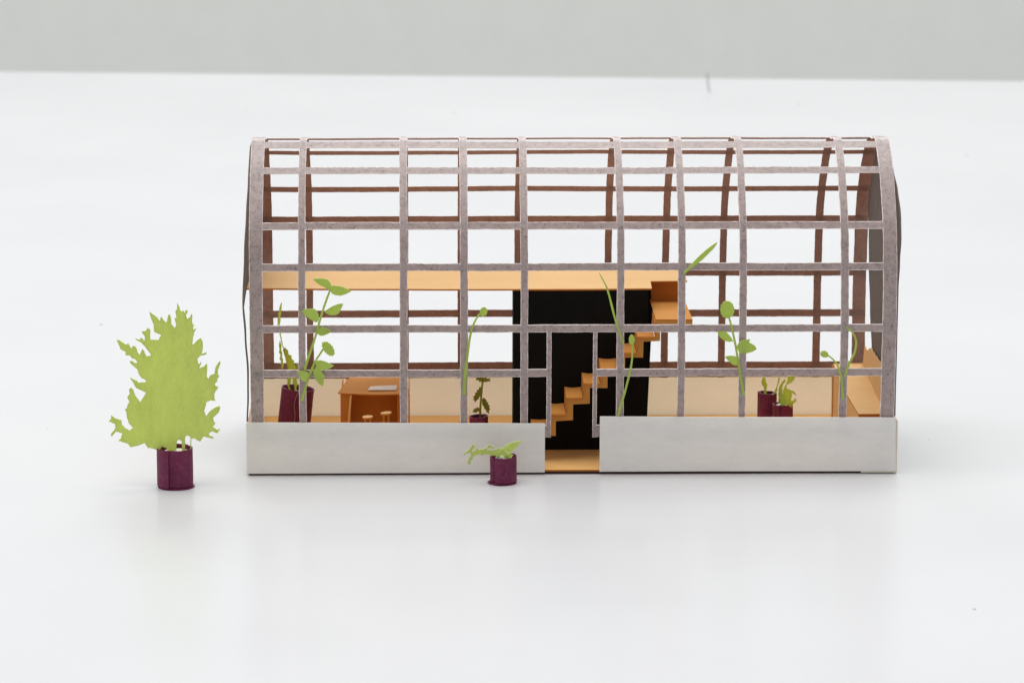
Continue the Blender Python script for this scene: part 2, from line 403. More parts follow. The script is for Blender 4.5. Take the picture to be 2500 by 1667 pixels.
# outlines of the cut paper pieces: depth, then (x, height) in centimetres
CUT = {
 'tall_sprig': (-0.100, {
  'stem': ([(1.395,2.556),(1.444,2.752),(1.53,2.997),(1.653,3.363),(1.777,3.802),(1.9,4.192),(2.022,4.52)],0.063,0.048),
  'leaf1': [(1.623,4.801),(1.714,4.82),(1.881,4.819),(1.976,4.795),(2.035,4.714),(2.066,4.629),(2.046,4.556),(1.998,4.54),(1.927,4.581),(1.784,4.654),(1.677,4.732)],
  'leaf2': [(2.034,4.532),(2.082,4.654),(2.166,4.641),(2.309,4.617),(2.452,4.555),(2.542,4.511),(2.427,4.446),(2.284,4.398),(2.14,4.422),(2.069,4.464)],
  'leaf3': [(1.336,4.023),(1.409,4.071),(1.636,4.088),(1.707,4.034),(1.749,3.924),(1.753,3.815),(1.717,3.754),(1.669,3.744),(1.585,3.791),(1.443,3.901)],
  'leaf4': [(1.886,4.021),(1.946,4.058),(2.066,4.131),(2.234,4.203),(2.347,4.22),(2.305,4.118),(2.233,3.972),(2.149,3.923),(2.017,3.924),(1.922,3.973)],
  'leaf5': [(1.714,3.485),(1.751,3.595),(1.823,3.636),(1.919,3.607),(2.05,3.521),(1.965,3.46),(1.845,3.416),(1.774,3.424)],
 }),
 'low_sprig': (-0.130, {
  'stem': ([(1.317,1.814),(1.403,2.096),(1.478,2.366),(1.576,2.611),(1.669,2.819)],0.058,0.053),
  'stem2': ([(1.678,2.831),(1.771,2.978),(1.856,3.1)],0.048,0.044),
  'bud': [(1.821,3.271),(1.857,3.259),(1.881,3.29),(1.922,3.271),(1.953,3.285),(1.988,3.246),(2.024,3.241),(2.048,3.202),(2.088,3.172),(2.095,3.128),(2.126,3.099),(2.119,3.05),(2.135,3.013),(2.106,2.981),(2.082,2.937),(2.039,2.947),(2.01,2.928),(1.974,2.962),(1.934,2.972),(1.915,3.007),(1.879,3.026),(1.867,3.07),(1.834,3.088),(1.839,3.136),(1.811,3.168),(1.825,3.217)],
  'leaf1': [(1.63,2.812),(1.769,2.823),(1.913,2.781),(2.104,2.683),(2.007,2.622),(1.875,2.578),(1.768,2.61),(1.684,2.684)],
  'leaf2': [(1.599,2.562),(1.672,2.672),(1.768,2.61),(1.803,2.537),(1.91,2.401),(1.85,2.402),(1.856,2.267),(1.824,2.173),(1.74,2.242),(1.646,2.365)],
  'leaf3': [(1.211,2.563),(1.36,2.55),(1.491,2.513),(1.498,2.439),(1.442,2.341),(1.393,2.305),(1.321,2.33),(1.263,2.44)],
 }),
 'bud_stalk': (-0.100, {
  'stem': ([(5.25,1.953),(5.269,2.358),(5.301,2.681),(5.348,3.067),(5.396,3.389),(5.475,3.678),(5.617,3.935)],0.083,0.038),
  'bud': [(5.806,3.965),(5.781,3.922),(5.743,3.893),(5.699,3.886),(5.66,3.9),(5.632,3.935),(5.621,3.982),(5.629,4.032),(5.654,4.076),(5.693,4.104),(5.736,4.112),(5.775,4.097),(5.803,4.063),(5.815,4.016)],
 }),
 'blade_a': (-0.100, {
  'leaf': [(8.482,4.974),(8.539,4.901),(8.615,4.776),(8.721,4.565),(8.779,4.372),(8.847,4.122),(8.925,3.794),(9.022,3.505),(9.123,3.185),(9.091,3.16),(9.023,3.331),(8.907,3.698),(8.81,4.045),(8.732,4.373),(8.654,4.623),(8.558,4.815)],
 }),
 'blade_b': (-0.020, {
  'leaf': [(10.539,4.939),(10.642,5.016),(10.81,5.217),(10.922,5.332),(11.091,5.485),(11.25,5.609),(11.344,5.666),(11.353,5.641),(11.279,5.523),(11.13,5.37),(10.999,5.236),(10.868,5.14),(10.718,5.025),(10.596,4.91),(10.545,4.901)],
 }),
 'bud_stalk_b': (-0.100, {
  'stem': ([(8.994,1.412),(9.036,1.609),(9.154,2.027),(9.27,2.519),(9.316,2.814),(9.327,3.181)],0.058,0.039),
  'bud': [(9.377,3.307),(9.372,3.255),(9.354,3.212),(9.326,3.188),(9.292,3.186),(9.261,3.208),(9.238,3.249),(9.228,3.3),(9.232,3.353),(9.251,3.395),(9.279,3.42),(9.312,3.421),(9.343,3.4),(9.366,3.359)],
 }),
 'flower_sprig': (-0.100, {
  'stem': ([(12.04,1.908),(11.988,2.206),(11.884,2.789),(11.816,3.177),(11.715,3.628),(11.648,3.854)],0.064,0.041),
  'bud': [(11.769,4.036),(11.777,3.982),(11.752,3.939),(11.739,3.887),(11.701,3.863),(11.67,3.825),(11.627,3.827),(11.586,3.812),(11.549,3.84),(11.507,3.851),(11.483,3.897),(11.45,3.932),(11.445,3.987),(11.428,4.037),(11.444,4.088),(11.447,4.142),(11.48,4.177),(11.502,4.223),(11.544,4.234),(11.58,4.261),(11.622,4.246),(11.664,4.248),(11.696,4.21),(11.735,4.186),(11.749,4.135),(11.775,4.091)],
  'leaf1': [(11.375,3.484),(11.463,3.49),(11.59,3.484),(11.686,3.387),(11.764,3.274),(11.656,3.248),(11.545,3.268),(11.433,3.355)],
  'leaf2': [(11.841,3.144),(11.91,3.257),(12.036,3.289),(12.178,3.305),(12.148,3.224),(12.291,3.143),(12.34,3.053),(12.23,2.982),(12.072,2.944),(11.93,2.957),(11.874,3.047)],
  'leaf3': [(11.56,2.871),(11.693,2.893),(11.829,2.886),(11.869,2.789),(11.861,2.67),(11.775,2.67),(11.647,2.774)],
 }),
 'bud_sprout': (-0.100, {
  'stem': ([(14.456,1.807),(14.43,2.098),(14.392,2.384),(14.31,2.643),(14.193,2.798),(14.039,2.915)],0.066,0.031),
  'bud': [(14.069,2.933),(14.06,2.895),(14.035,2.865),(13.997,2.848),(13.955,2.848),(13.917,2.865),(13.891,2.896),(13.881,2.934),(13.889,2.972),(13.915,3.002),(13.952,3.019),(13.994,3.019),(14.032,3.002),(14.059,2.971)],
 }),
 'hook_sprout': (-0.100, {
  'stem': ([(14.494,2.37),(14.553,2.59),(14.638,2.797),(14.711,2.952),(14.749,3.184),(14.729,3.314),(14.649,3.469),(14.503,3.585)],0.056,0.041),
 }),
 'c_plant': (2.720, {
  'stem': ([(5.676,0.724),(5.693,1.092),(5.725,1.493),(5.748,1.71)],0.054,0.041),
  'leaf1': [(5.572,1.744),(5.604,1.787),(5.66,1.767),(5.709,1.794),(5.768,1.767),(5.823,1.78),(5.872,1.753),(5.944,1.766),(5.921,1.719),(5.944,1.686),(5.872,1.693),(5.839,1.66),(5.791,1.68),(5.758,1.636),(5.702,1.673),(5.66,1.667),(5.637,1.714),(5.585,1.707)],
  'leaf2': [(5.702,1.543),(5.66,1.533),(5.644,1.467),(5.595,1.46),(5.604,1.4),(5.546,1.387),(5.559,1.326),(5.506,1.3),(5.532,1.253),(5.5,1.22),(5.546,1.199),(5.539,1.146),(5.585,1.173),(5.604,1.206),(5.644,1.233),(5.663,1.286),(5.702,1.326)],
  'leaf3': [(5.725,1.226),(5.768,1.272),(5.8,1.239),(5.84,1.205),(5.84,1.158),(5.886,1.138),(5.879,1.085),(5.931,1.064),(5.905,1.018),(5.938,0.964),(5.905,0.937),(5.912,0.85),(5.866,0.89),(5.84,0.897),(5.827,0.958),(5.787,0.991),(5.774,1.051),(5.735,1.092)],
  'leaf4': [(5.693,0.992),(5.65,1.005),(5.611,1.032),(5.585,0.992),(5.529,0.985),(5.519,0.939),(5.48,0.899),(5.526,0.898),(5.572,0.871),(5.611,0.911),(5.683,0.941)],
 }),
 'a_plant': (4.150, {
  'leaf1': [(12.927,0.959),(12.939,1.111),(12.933,1.187),(12.905,1.235),(12.867,1.263),(12.871,1.301),(12.847,1.33),(12.865,1.359),(12.851,1.406),(12.874,1.435),(12.892,1.477),(12.92,1.458),(12.957,1.468),(12.962,1.43),(12.981,1.396),(12.973,1.358),(12.992,1.311),(13.03,1.253),(13.007,1.225),(13.017,1.177),(12.995,1.13),(13.011,1.015),(13.016,0.958)],
  'leaf2': [(13.114,0.958),(13.196,1.091),(13.25,1.224),(13.285,1.367),(13.297,1.49),(13.331,1.414),(13.304,1.319),(13.269,1.205),(13.266,1.11),(13.216,1.024),(13.179,0.958)],
 }),
 'b_plant': (3.550, {
  'leaf1': [(13.225,0.955),(13.269,1.144),(13.228,1.333),(13.292,1.409),(13.328,1.466),(13.401,1.541),(13.425,1.494),(13.366,1.399),(13.331,1.314),(13.346,1.239),(13.296,1.154),(13.337,0.955)],
  'leaf2': [(13.337,0.955),(13.36,1.238),(13.431,1.408),(13.467,1.493),(13.469,1.645),(13.631,1.644),(13.628,1.531),(13.551,1.436),(13.459,1.399),(13.433,1.304),(13.535,1.266),(13.638,1.238),(13.686,1.152),(13.63,1.152),(13.574,1.2),(13.584,1.124),(13.558,1.02),(13.601,0.935),(13.59,0.802),(13.385,0.803)],
 }),
 'l_plant': (4.950, {
  'leaf1': [(0.739,2.128),(0.777,2.071),(0.814,2.045),(0.819,1.955),(0.844,1.916),(0.902,1.895),(0.898,1.838),(0.918,1.786),(0.964,1.765),(0.953,1.695),(0.975,1.63),(1.008,1.604),(0.992,1.527),(1.031,1.397),(1.015,1.293),(1.047,1.163),(1.012,1.033),(1.032,0.929),(0.968,0.929),(0.957,1.111),(0.912,1.163),(0.928,1.267),(0.883,1.319),(0.869,1.19),(0.83,1.112),(0.867,0.982),(0.817,1.008),(0.78,1.138),(0.796,1.242),(0.769,1.294),(0.808,1.423),(0.804,1.553),(0.773,1.683),(0.737,1.864),(0.683,2.072)],
  'leaf2': [(0.688,2.072),(0.627,2.305),(0.596,2.46),(0.612,2.563),(0.593,2.679),(0.543,2.692),(0.554,2.77),(0.539,2.821),(0.575,2.899),(0.566,3.002),(0.602,3.027),(0.593,3.13),(0.629,3.208),(0.635,3.272),(0.675,3.259),(0.654,3.182),(0.669,3.13),(0.633,3.053),(0.647,2.976),(0.616,2.898),(0.63,2.821),(0.609,2.718),(0.622,2.563),(0.636,2.434),(0.677,2.201),(0.738,2.046)],
  'leaf3': [(0.602,2.305),(0.577,2.15),(0.602,2.098),(0.581,1.994),(0.615,1.916),(0.594,1.813),(0.629,1.761),(0.613,1.683),(0.653,1.657),(0.632,1.58),(0.667,1.559),(0.699,1.631),(0.679,1.709),(0.685,1.787),(0.655,1.865),(0.666,1.942),(0.632,2.046),(0.648,2.149)],
  'leaf4': [(1.019,1.682),(1.077,1.656),(1.063,1.526),(1.023,1.319),(0.985,1.371),(1.012,1.527)],
 }),
 'front_plant': (-0.950, {
  'leaf1': [(6.347,0.731),(6.205,0.789),(6.063,0.863),(6.016,0.81),(5.913,0.771),(5.771,0.76),(5.809,0.825),(5.865,0.854),(5.964,0.834),(5.983,0.858),(5.865,0.905),(5.828,0.912),(5.804,0.849),(5.752,0.811),(5.677,0.791),(5.573,0.782),(5.575,0.826),(5.552,0.831),(5.516,0.753),(5.427,0.725),(5.432,0.773),(5.502,0.86),(5.502,0.889),(5.436,0.897),(5.403,0.831),(5.323,0.744),(5.233,0.696),(5.243,0.656),(5.314,0.694),(5.394,0.705),(5.413,0.628),(5.356,0.56),(5.318,0.425),(5.384,0.417),(5.422,0.541),(5.479,0.628),(5.564,0.656),(5.634,0.675),(5.667,0.641),(5.752,0.68),(5.913,0.655),(6.054,0.674),(6.29,0.673)],
  'leaf2': [(6.101,0.78),(6.177,0.857),(6.243,0.905),(6.356,0.949),(6.525,0.98),(6.544,0.996),(6.657,0.972),(6.648,0.95),(6.563,0.948),(6.516,0.914),(6.497,0.866),(6.45,0.876),(6.431,0.818),(6.394,0.818),(6.365,0.76),(6.309,0.721)],
 }),
 'tree': (-1.160, {
  'leaf': [(-1.582,4.42),(-1.531,4.325),(-1.523,4.262),(-1.477,4.214),(-1.446,4.252),(-1.407,4.173),(-1.384,4.252),(-1.334,4.252),(-1.348,4.182),(-1.376,4.119),(-1.356,4.04),(-1.293,4.072),(-1.246,4.16),(-1.224,4.135),(-1.239,3.992),(-1.219,3.897),(-1.166,3.891),(-1.213,3.85),(-1.205,3.786),(-1.133,3.808),(-1.19,3.707),(-1.217,3.58),(-1.241,3.415),(-1.185,3.453),(-1.1,3.548),(-1.028,3.58),(-0.986,3.484),(-0.988,3.326),(-1.012,3.199),(-0.887,3.246),(-0.919,3.182),(-1.043,3.151),(-1.122,3.072),(-1.093,2.945),(-1.024,3.002),(-1.037,2.944),(-1.085,2.843),(-0.969,2.896),(-0.891,2.976),(-0.883,2.848),(-0.904,2.657),(-0.865,2.594),(-0.817,2.689),(-0.723,2.721),(-0.69,2.896),(-0.578,3.054),(-0.564,2.991),(-0.628,2.816),(-0.636,2.72),(-0.593,2.672),(-0.647,2.609),(-0.642,2.545),(-0.701,2.497),(-0.696,2.44),(-0.619,2.402),(-0.682,2.322),(-0.724,2.242),(-0.725,2.163),(-0.707,2.073),(-0.81,2.083),(-0.913,2.035),(-0.937,1.924),(-0.976,1.828),(-0.931,1.7),(-0.829,1.827),(-0.719,1.907),(-0.603,1.961),(-0.585,1.891),(-0.627,1.795),(-0.754,1.667),(-0.746,1.571),(-0.699,1.539),(-0.772,1.443),(-0.664,1.379),(-0.585,1.411),(-0.665,1.292),(-0.789,1.331),(-0.874,1.283),(-0.853,1.235),(-0.76,1.187),(-0.761,1.155),(-0.87,1.171),(-0.994,1.204),(-1.084,1.076),(-1.183,1.124),(-1.22,1.156),(-1.292,1.141),(-1.307,0.756),(-1.323,0.756),(-1.313,1.163),(-1.353,1.215),(-1.416,1.205),(-1.442,1.141),(-1.448,0.756),(-1.516,0.756),(-1.521,1.061),(-1.573,1.116),(-1.62,1.094),(-1.649,1.03),(-1.66,0.757),(-1.876,0.758),(-1.873,0.896),(-1.997,0.951),(-2.061,0.855),(-2.248,0.904),(-2.341,0.92),(-2.408,1.033),(-2.559,0.975),(-2.753,0.931),(-2.801,1.018),(-2.947,1.067),(-3.04,1.105),(-2.977,1.147),(-2.943,1.275),(-3.082,1.323),(-3.194,1.202),(-3.215,1.26),(-3.144,1.34),(-3.103,1.404),(-3.104,1.5),(-3.258,1.58),(-3.201,1.628),(-3.193,1.724),(-3.092,1.643),(-2.952,1.595),(-2.948,1.499),(-2.863,1.403),(-2.77,1.348),(-2.685,1.402),(-2.782,1.53),(-2.826,1.675),(-2.831,1.77),(-2.869,1.866),(-2.829,1.882),(-2.789,1.994),(-2.757,2.042),(-2.811,2.154),(-2.747,2.233),(-2.767,2.345),(-2.704,2.383),(-2.659,2.329),(-2.615,2.185),(-2.493,2.031),(-2.444,2.12),(-2.355,2.254),(-2.472,2.312),(-2.611,2.392),(-2.646,2.488),(-2.746,2.632),(-2.561,2.542),(-2.546,2.504),(-2.36,2.509),(-2.374,2.567),(-2.467,2.615),(-2.527,2.71),(-2.556,2.822),(-2.648,2.902),(-2.739,2.997),(-2.708,3.039),(-2.585,2.965),(-2.559,2.997),(-2.608,3.076),(-2.676,3.083),(-2.721,3.156),(-2.836,3.173),(-2.828,3.252),(-2.951,3.316),(-2.965,3.379),(-3.039,3.554),(-2.947,3.522),(-2.825,3.426),(-2.756,3.452),(-2.702,3.337),(-2.639,3.394),(-2.577,3.362),(-2.548,3.251),(-2.503,3.171),(-2.423,3.314),(-2.378,3.235),(-2.349,3.139),(-2.246,3.139),(-2.233,3.177),(-2.33,3.314),(-2.375,3.377),(-2.452,3.457),(-2.62,3.569),(-2.481,3.536),(-2.465,3.6),(-2.373,3.504),(-2.371,3.615),(-2.453,3.742),(-2.353,3.742),(-2.29,3.821),(-2.235,3.773),(-2.239,3.536),(-2.047,3.526),(-1.983,3.646),(-2.152,3.726),(-2.149,3.884),(-2.218,4.058),(-2.252,4.21),(-2.191,4.169),(-2.053,4.058),(-2.008,3.979),(-1.975,4.096),(-1.893,3.978),(-1.838,3.962),(-1.804,4.146),(-1.758,4.136),(-1.729,3.994),(-1.736,3.915),(-1.654,3.819),(-1.616,3.883),(-1.66,4.057),(-1.61,4.057),(-1.632,4.247),(-1.594,4.262)],
 }),
}
LEFT_X = [(1.2, 0.0), (1.9, 0.03), (2.5, 0.035), (3.4, -0.015), (4.15, -0.06), (5.4, -0.01), (6.3, 0.03), (7.0, 0.06), (7.8, 0.08)]
end_panel('end_panel', lambda y, z: lerp_table(LEFT_X, z)-0.035-0.05*min(1.0, max(0.0, y)/2.3)*math.exp(-((z-4.3)/1.0)**2),
          [4.06+3.66*i/34 for i in range(35)], lambda z: (0.0, 99), ['end', 'dark'])
end_panel('end_panel', lambda y, z: lerp_table(LEFT_X, z)-0.035, [1.0+3.04*i/24 for i in range(25)],
          lambda z: (0.0, 0.20+0.10*noise.noise((z*1.5, 3, 1))), ['end', 'dark'])
RIGHT_X = [(1.2, 15.735), (2.2, 15.725), (3.5, 15.725), (4.5, 15.735), (5.1, 15.77), (5.8, 15.815), (6.3, 15.835), (6.8, 15.80), (7.2, 15.72), (7.8, 15.60)]
RIGHT_B = [(1.2, 4.0), (2.1, 4.35), (3.1, 4.87), (4.1, 5.30), (5.0, 5.48), (7.8, 9.0)]
end_panel('end_panel', lambda y, z: 15.68+(lerp_table(RIGHT_X, z)-15.68)*max(0.0, 1-y/4.0),
          [1.35+6.38*i/50 for i in range(51)], lambda z: (0.0, lerp_table(RIGHT_B, z)), ['end', 'dark'])

# corner bench with a torn lining sheet
def bench_z(y): return 1.285 + (0.0 if y < 2.6 else 0.20*((y-2.6)/3.0)**1.5)
bench = plate('corner_bench', [(14.925, 0.60), (15.66, 0.60), (15.66, 5.66), (14.86, 5.66)], 1.255, 0.03, 'Z', ('orange', 'dark_shaded_orange'), house, 0.3, lambda a, b: bench_z(b)-1.285)
plate('bench_front', [(14.93, 0.055), (15.65, 0.055), (15.65, 1.252), (14.93, 1.252)], 0.615, 0.03, 'Y', ('dark_shaded_orange', 'dark_shaded_orange'), bench, 0.4)
plate('bench_side', [(0.65, 0.055), (5.62, 0.055)]+[(5.62-4.97*i/16, bench_z(5.62-4.97*i/16)-0.035) for i in range(17)], 14.90, 0.028, 'X', ('orange', 'dark_shaded_orange'), bench, 0.4,
      lambda a, b: 0.03-0.06*max(0.0, (a-0.6)/5.0))
plate('torn_sheet', [(14.84, 0.06), (15.60, 0.06), (15.62, 1.51), (15.45, 1.50), (15.2, 1.475), (15.02, 1.455), (14.83, 1.44)], 5.70, 0.03, 'Y', ('orange', 'orange'), bench, 0.3)
tz = [(5.69, 1.52), (5.5, 1.9), (5.34, 2.03), (5.0, 1.99), (4.67, 2.045), (4.52, 2.10), (4.38, 2.165), (4.15, 2.18), (3.92, 2.25), (3.7, 2.20), (3.48, 2.245), (3.25, 2.20), (3.04, 2.24), (2.6, 2.22), (2.17, 2.27), (1.8, 2.2), (1.2, 1.9), (0.7, 1.6)]
plate('torn_sheet', [(0.7, 0.06), (5.69, 0.06)]+tz, 15.62, 0.03, 'X', ('orange', 'orange'), bench, 0.3, lambda a, b: 0.01*noise.noise((a, b, 9)))

# ------------------------------------------------------------------ desk, stools, sheet of paper
desk = empty('desk'); tag(desk, 'small orange paper desk standing inside the greenhouse', 'desk')
TOPZ = 1.285
def desk_sag(a, b): return -0.02*math.sin(math.pi*max(0, min(1, (a-2.12)/1.8)))*max(0.0, 1-(b-3.0)/1.2)
plate('desk_top', [(2.116, 3.12), (3.0, 3.02), (3.92, 3.0), (3.77, 5.13), (2.36, 5.08)], TOPZ, 0.028, 'Z', ('shaded_orange', 'dark_shaded_orange'), desk, 0.15, desk_sag)
plate('front_panel', [(2.18, 0.052), (2.43, 0.052), (2.45, TOPZ-0.004), (2.18, TOPZ-0.004)], 3.14, 0.03, 'Y', ('dark_shaded_orange', 'orange'), desk, 0.3)
plate('front_panel', [(3.66, 0.052), (3.875, 0.052), (3.875, TOPZ-0.01), (3.64, TOPZ-0.01)], 3.14, 0.03, 'Y', ('dark_shaded_orange', 'orange'), desk, 0.3)
plate('back_panel', [(2.20, 0.052), (3.87, 0.052), (3.87, TOPZ-0.04), (2.20, TOPZ-0.04)], 3.75, 0.03, 'Y', ('dark_shaded_orange', 'dark_shaded_orange'), desk, 0.3)
plate('side_panel', [(3.18, 0.052), (4.95, 0.052), (4.95, TOPZ+0.0), (3.18, TOPZ-0.006)], 3.885, 0.028, 'X', ('dark_shaded_orange', 'dark_shaded_orange'), desk, 0.3)
plate('side_panel', [(3.18, 0.052), (4.95, 0.052), (4.95, TOPZ-0.006), (3.18, TOPZ-0.006)], 2.19, 0.028, 'X', ('dark_shaded_orange', 'dark_shaded_orange'), desk, 0.3)
plate('tab', [(2.30, 1.20), (2.38, 1.20), (2.37, 1.36), (2.29, 1.37)], 4.9, 0.03, 'Y', ('dark_shaded_orange', 'dark_shaded_orange'), desk, 0)
def rod(name, a, b, r, mat, parent, n=8, r2=None):
    bm = bmesh.new(); A, B = Vector(a), Vector(b); d = (B-A).normalized()
    u = d.orthogonal().normalized(); v = d.cross(u); K = 5; rings = []
    for i in range(K+1):
        c = A.lerp(B, i/K); rr = (r+((r2 or r)-r)*i/K)*random.uniform(0.92, 1.08)
        rings.append([bm.verts.new(c+(u*math.cos(2*math.pi*k/n)+v*math.sin(2*math.pi*k/n))*rr) for k in range(n)])
    for i in range(K):
        for k in range(n): bm.faces.new((rings[i][k], rings[i][(k+1) % n], rings[i+1][(k+1) % n], rings[i+1][k]))
    bm.faces.new(rings[0][::-1]); bm.faces.new(rings[-1])
    return finish(name, bm, [mat], parent)
rod('prop_rod', (2.34, 3.06, 0.06), (2.445, 3.06, 1.255), 0.018, 'orange', desk, r2=0.026)
rod('prop_rod', (3.64, 3.06, 0.06), (3.62, 3.06, 1.25), 0.018, 'dark_shaded_orange', desk)
ps = plate('paper_sheet', [(2.87, 3.37), (3.58, 3.375), (3.60, 3.68), (2.92, 3.76)], TOPZ+0.034, 0.014, 'Z', ('white', 'white'), None, 0.1,
           lambda a, b: 0.012+0.075*max(0, (b-3.37)/0.45)*max(0.0, (a-2.9)/0.75)**0.8 - 0.01)
tag(ps, 'small white paper sheet lying on the orange desk', 'paper')

def disc(name, c, r, t, mat, parent, edge=None, n=22, rough=0.04, tilt=(0, 0)):
    bm = bmesh.new(); top, bot = [], []
    for k in range(n):
        a = 2*math.pi*k/n; rr = r*(1+random.uniform(-rough, rough)); x, y = rr*math.cos(a), rr*math.sin(a); dz = tilt[0]*x+tilt[1]*y
        top.append(bm.verts.new((c[0]+x, c[1]+y, c[2]+dz))); bot.append(bm.verts.new((c[0]+x, c[1]+y, c[2]-t+dz)))
    bm.faces.new(top); bm.faces.new(bot[::-1])
    for k in range(n):
        f = bm.faces.new((top[k], bot[k], bot[(k+1) % n], top[(k+1) % n])); f.material_index = 1
    return finish(name, bm, [mat, edge or mat], parent)
def stool(cx, cy, top, r, label, tilt):
    o = empty('stool'); tag(o, label, 'stool', 'paper stools in front of the desk')
    disc('seat', (cx, cy, top), r, 0.035, 'orange', o, 'shaded_orange', tilt=tilt)
    for k in range(4):
        a = math.pi/4+k*math.pi/2+0.2
        rod('leg', (cx+0.78*r*math.cos(a), cy+0.78*r*math.sin(a), 0.05), (cx+0.62*r*math.cos(a), cy+0.62*r*math.sin(a), top-0.03), 0.011, 'shaded_orange', o, 6)
stool(2.88, 1.90, 0.975, 0.132, 'lower and nearer of the two round stools before the orange desk', (0.05, 0.02))
stool(3.332, 2.30, 0.985, 0.138, 'farther of the two round stools, nearer the rib beside the desk', (0.08, 0.0))

# ------------------------------------------------------------------ rolled paper pots and cut paper plants
def pot(parent, base, top_c, r, z0, z1, seam, overlap=0.7, flat=0.0, kinks=(), rim_drop=0.0, t=0.03, gap=0.03, turn=1):
    """card rolled into a cylinder, ends overlapping at the seam; leans from base to top_c"""
    bm = bmesh.new(); n = 56; rowsO, rowsI = [], []
    K = 6
    for i in range(n+1):
        u = i/n; a = seam + turn*u*(2*math.pi+overlap)
        rr = r - gap*(1-u) if u < 0.5 else r + gap*(u-0.5)*2*0.7
        for (ka, kw, kd) in kinks:
            d = (a-ka+math.pi) % (2*math.pi)-math.pi; rr -= kd*math.exp(-(d/kw)**2)
        co, ci = [], []
        for k in range(K+1):
            v = k/K; cx, cy = base[0]+(top_c[0]-base[0])*v, base[1]+(top_c[1]-base[1])*v
            z = z0+(z1-z0)*v
            if k == K: z += rim_drop*math.cos(a)+0.012*noise.noise((a*2, parent.get('seed', 0.0), 0))
            w = rr*(1+0.02*noise.noise((a*1.5, v*2, r*9)))
            co.append(bm.verts.new((cx+w*math.cos(a), cy+w*math.sin(a), z))); ci.append(bm.verts.new((cx+(w-t)*math.cos(a), cy+(w-t)*math.sin(a), z)))
        rowsO.append(co); rowsI.append(ci)
    for i in range(n):
        for k in range(K):
            bm.faces.new((rowsO[i][k], rowsO[i+1][k], rowsO[i+1][k+1], rowsO[i][k+1])); bm.faces.new((rowsI[i][k], rowsI[i][k+1], rowsI[i+1][k+1], rowsI[i+1][k]))
        for k in (0, K): bm.faces.new((rowsO[i][k], rowsI[i][k], rowsI[i+1][k], rowsO[i+1][k]))
    for i in (0, n):
        for k in range(K): bm.faces.new((rowsO[i][k], rowsO[i][k+1], rowsI[i][k+1], rowsI[i][k]))
    return finish('pot', bm, ['maroon'], parent, angle=45)
def filler(parent, c, r, z, mat='foam', amp=0.05, name='filler'):
    bm = bmesh.new(); rings = []; N = 20
    cv = bm.verts.new((c[0], c[1], z+amp))
    for j in range(1, 6):
        q = j/5; rings.append([bm.verts.new((c[0]+r*q*math.cos(2*math.pi*k/N), c[1]+r*q*math.sin(2*math.pi*k/N), z+amp*(1-q*q)+0.35*amp*noise.noise((3*q*math.cos(2*math.pi*k/N)+c[0], 3*q*math.sin(2*math.pi*k/N), c[1])))) for k in range(N)])
    bot = [bm.verts.new((v.co.x, v.co.y, z-0.2)) for v in rings[-1]]
    for k in range(N):
        bm.faces.new((cv, rings[0][k], rings[0][(k+1) % N]))
        for j in range(4): bm.faces.new((rings[j][k], rings[j+1][k], rings[j+1][(k+1) % N], rings[j][(k+1) % N]))
        bm.faces.new((rings[-1][k], bot[k], bot[(k+1) % N], rings[-1][(k+1) % N]))
    bm.faces.new(bot[::-1])
    return finish(name, bm, [mat], parent, angle=60)

def curl(poly, amp, seed):
    cx = sum(p[0] for p in poly)/len(poly); cz = sum(p[1] for p in poly)/len(poly)
    w = max(0.05, max(abs(p[0]-cx) for p in poly)); h = max(0.05, max(abs(p[1]-cz) for p in poly))
    return lambda a, b: -amp*(((a-cx)/w)**2*0.6+((b-cz)/h)*0.4*math.sin(seed*3.1)+((a-cx)/w)*0.7*math.cos(seed*2.3))
def jagged(poly, amp):
    out = []
    for i, p in enumerate(poly):
        q = poly[(i+1) % len(poly)]; L = math.hypot(q[0]-p[0], q[1]-p[1]); out.append(p)
        n = int(L/0.035)
        for k in range(1, n+1):
            t = k/(n+1); d = random.uniform(0.3, 1.0)*amp*(1 if k % 2 else -1)
            out.append((p[0]+(q[0]-p[0])*t+(q[1]-p[1])/L*d, p[1]+(q[1]-p[1])*t-(q[0]-p[0])/L*d))
    return out
def cutout(key, parent, mats=('sprig', 'green_edge'), shift=0.0, amp=0.05, thick=0.032, jag=0.0):
    y, d = CUT[key]; y += shift
    for i, (k, v) in enumerate(d.items()):
        if k.startswith('stem'):
            ribbon('stem', v[0], v[1], v[2], y, mats, parent)
        else:
            nm = 'bud' if k.startswith('bud') else 'leaf'
            w = max(p[0] for p in v)-min(p[0] for p in v)
            if jag: v = jagged(v, jag)
            plate(nm, v, y-0.004*(i+1)-(0.03 if nm == 'bud' else 0), thick, 'Y', mats, parent, max(0.05, min(0.2, w/4)), curl(v, amp, i+len(key)))
def sprig(key, name, label, cat, group=None, mats=('sprig', 'green_edge'), amp=0.09):
    o = empty(name); tag(o, label, cat, group); cutout(key, o, mats, amp=amp); return o
sprig('tall_sprig', 'leafy_sprig', 'tall leaning green paper sprig with five pointed leaves on the lattice', 'sprig')
sprig('low_sprig', 'leafy_sprig', 'green paper sprig with fluffy round flower head, below the tall sprig', 'sprig')
sprig('bud_stalk', 'budding_stalk', 'long bare stalk with one oval bud, left of the doorway', 'stalk')
sprig('bud_stalk_b', 'budding_stalk', 'stalk with one oval bud rising from the wall panel beside the stairs', 'stalk')
sprig('blade_a', 'grass_blade', 'narrow green paper blade hanging across the lattice above the stairs', 'blade', amp=0.02)
sprig('blade_b', 'grass_blade', 'green paper blade slanting up to the right above the landing', 'blade', amp=0.02)
sprig('flower_sprig', 'flower_sprig', 'green sprig with scalloped flower head and three leaves right of the stairs', 'sprig')
sprig('bud_sprout', 'curved_sprout', 'curved sprout with round bud bending left beside the orange bench', 'sprout')
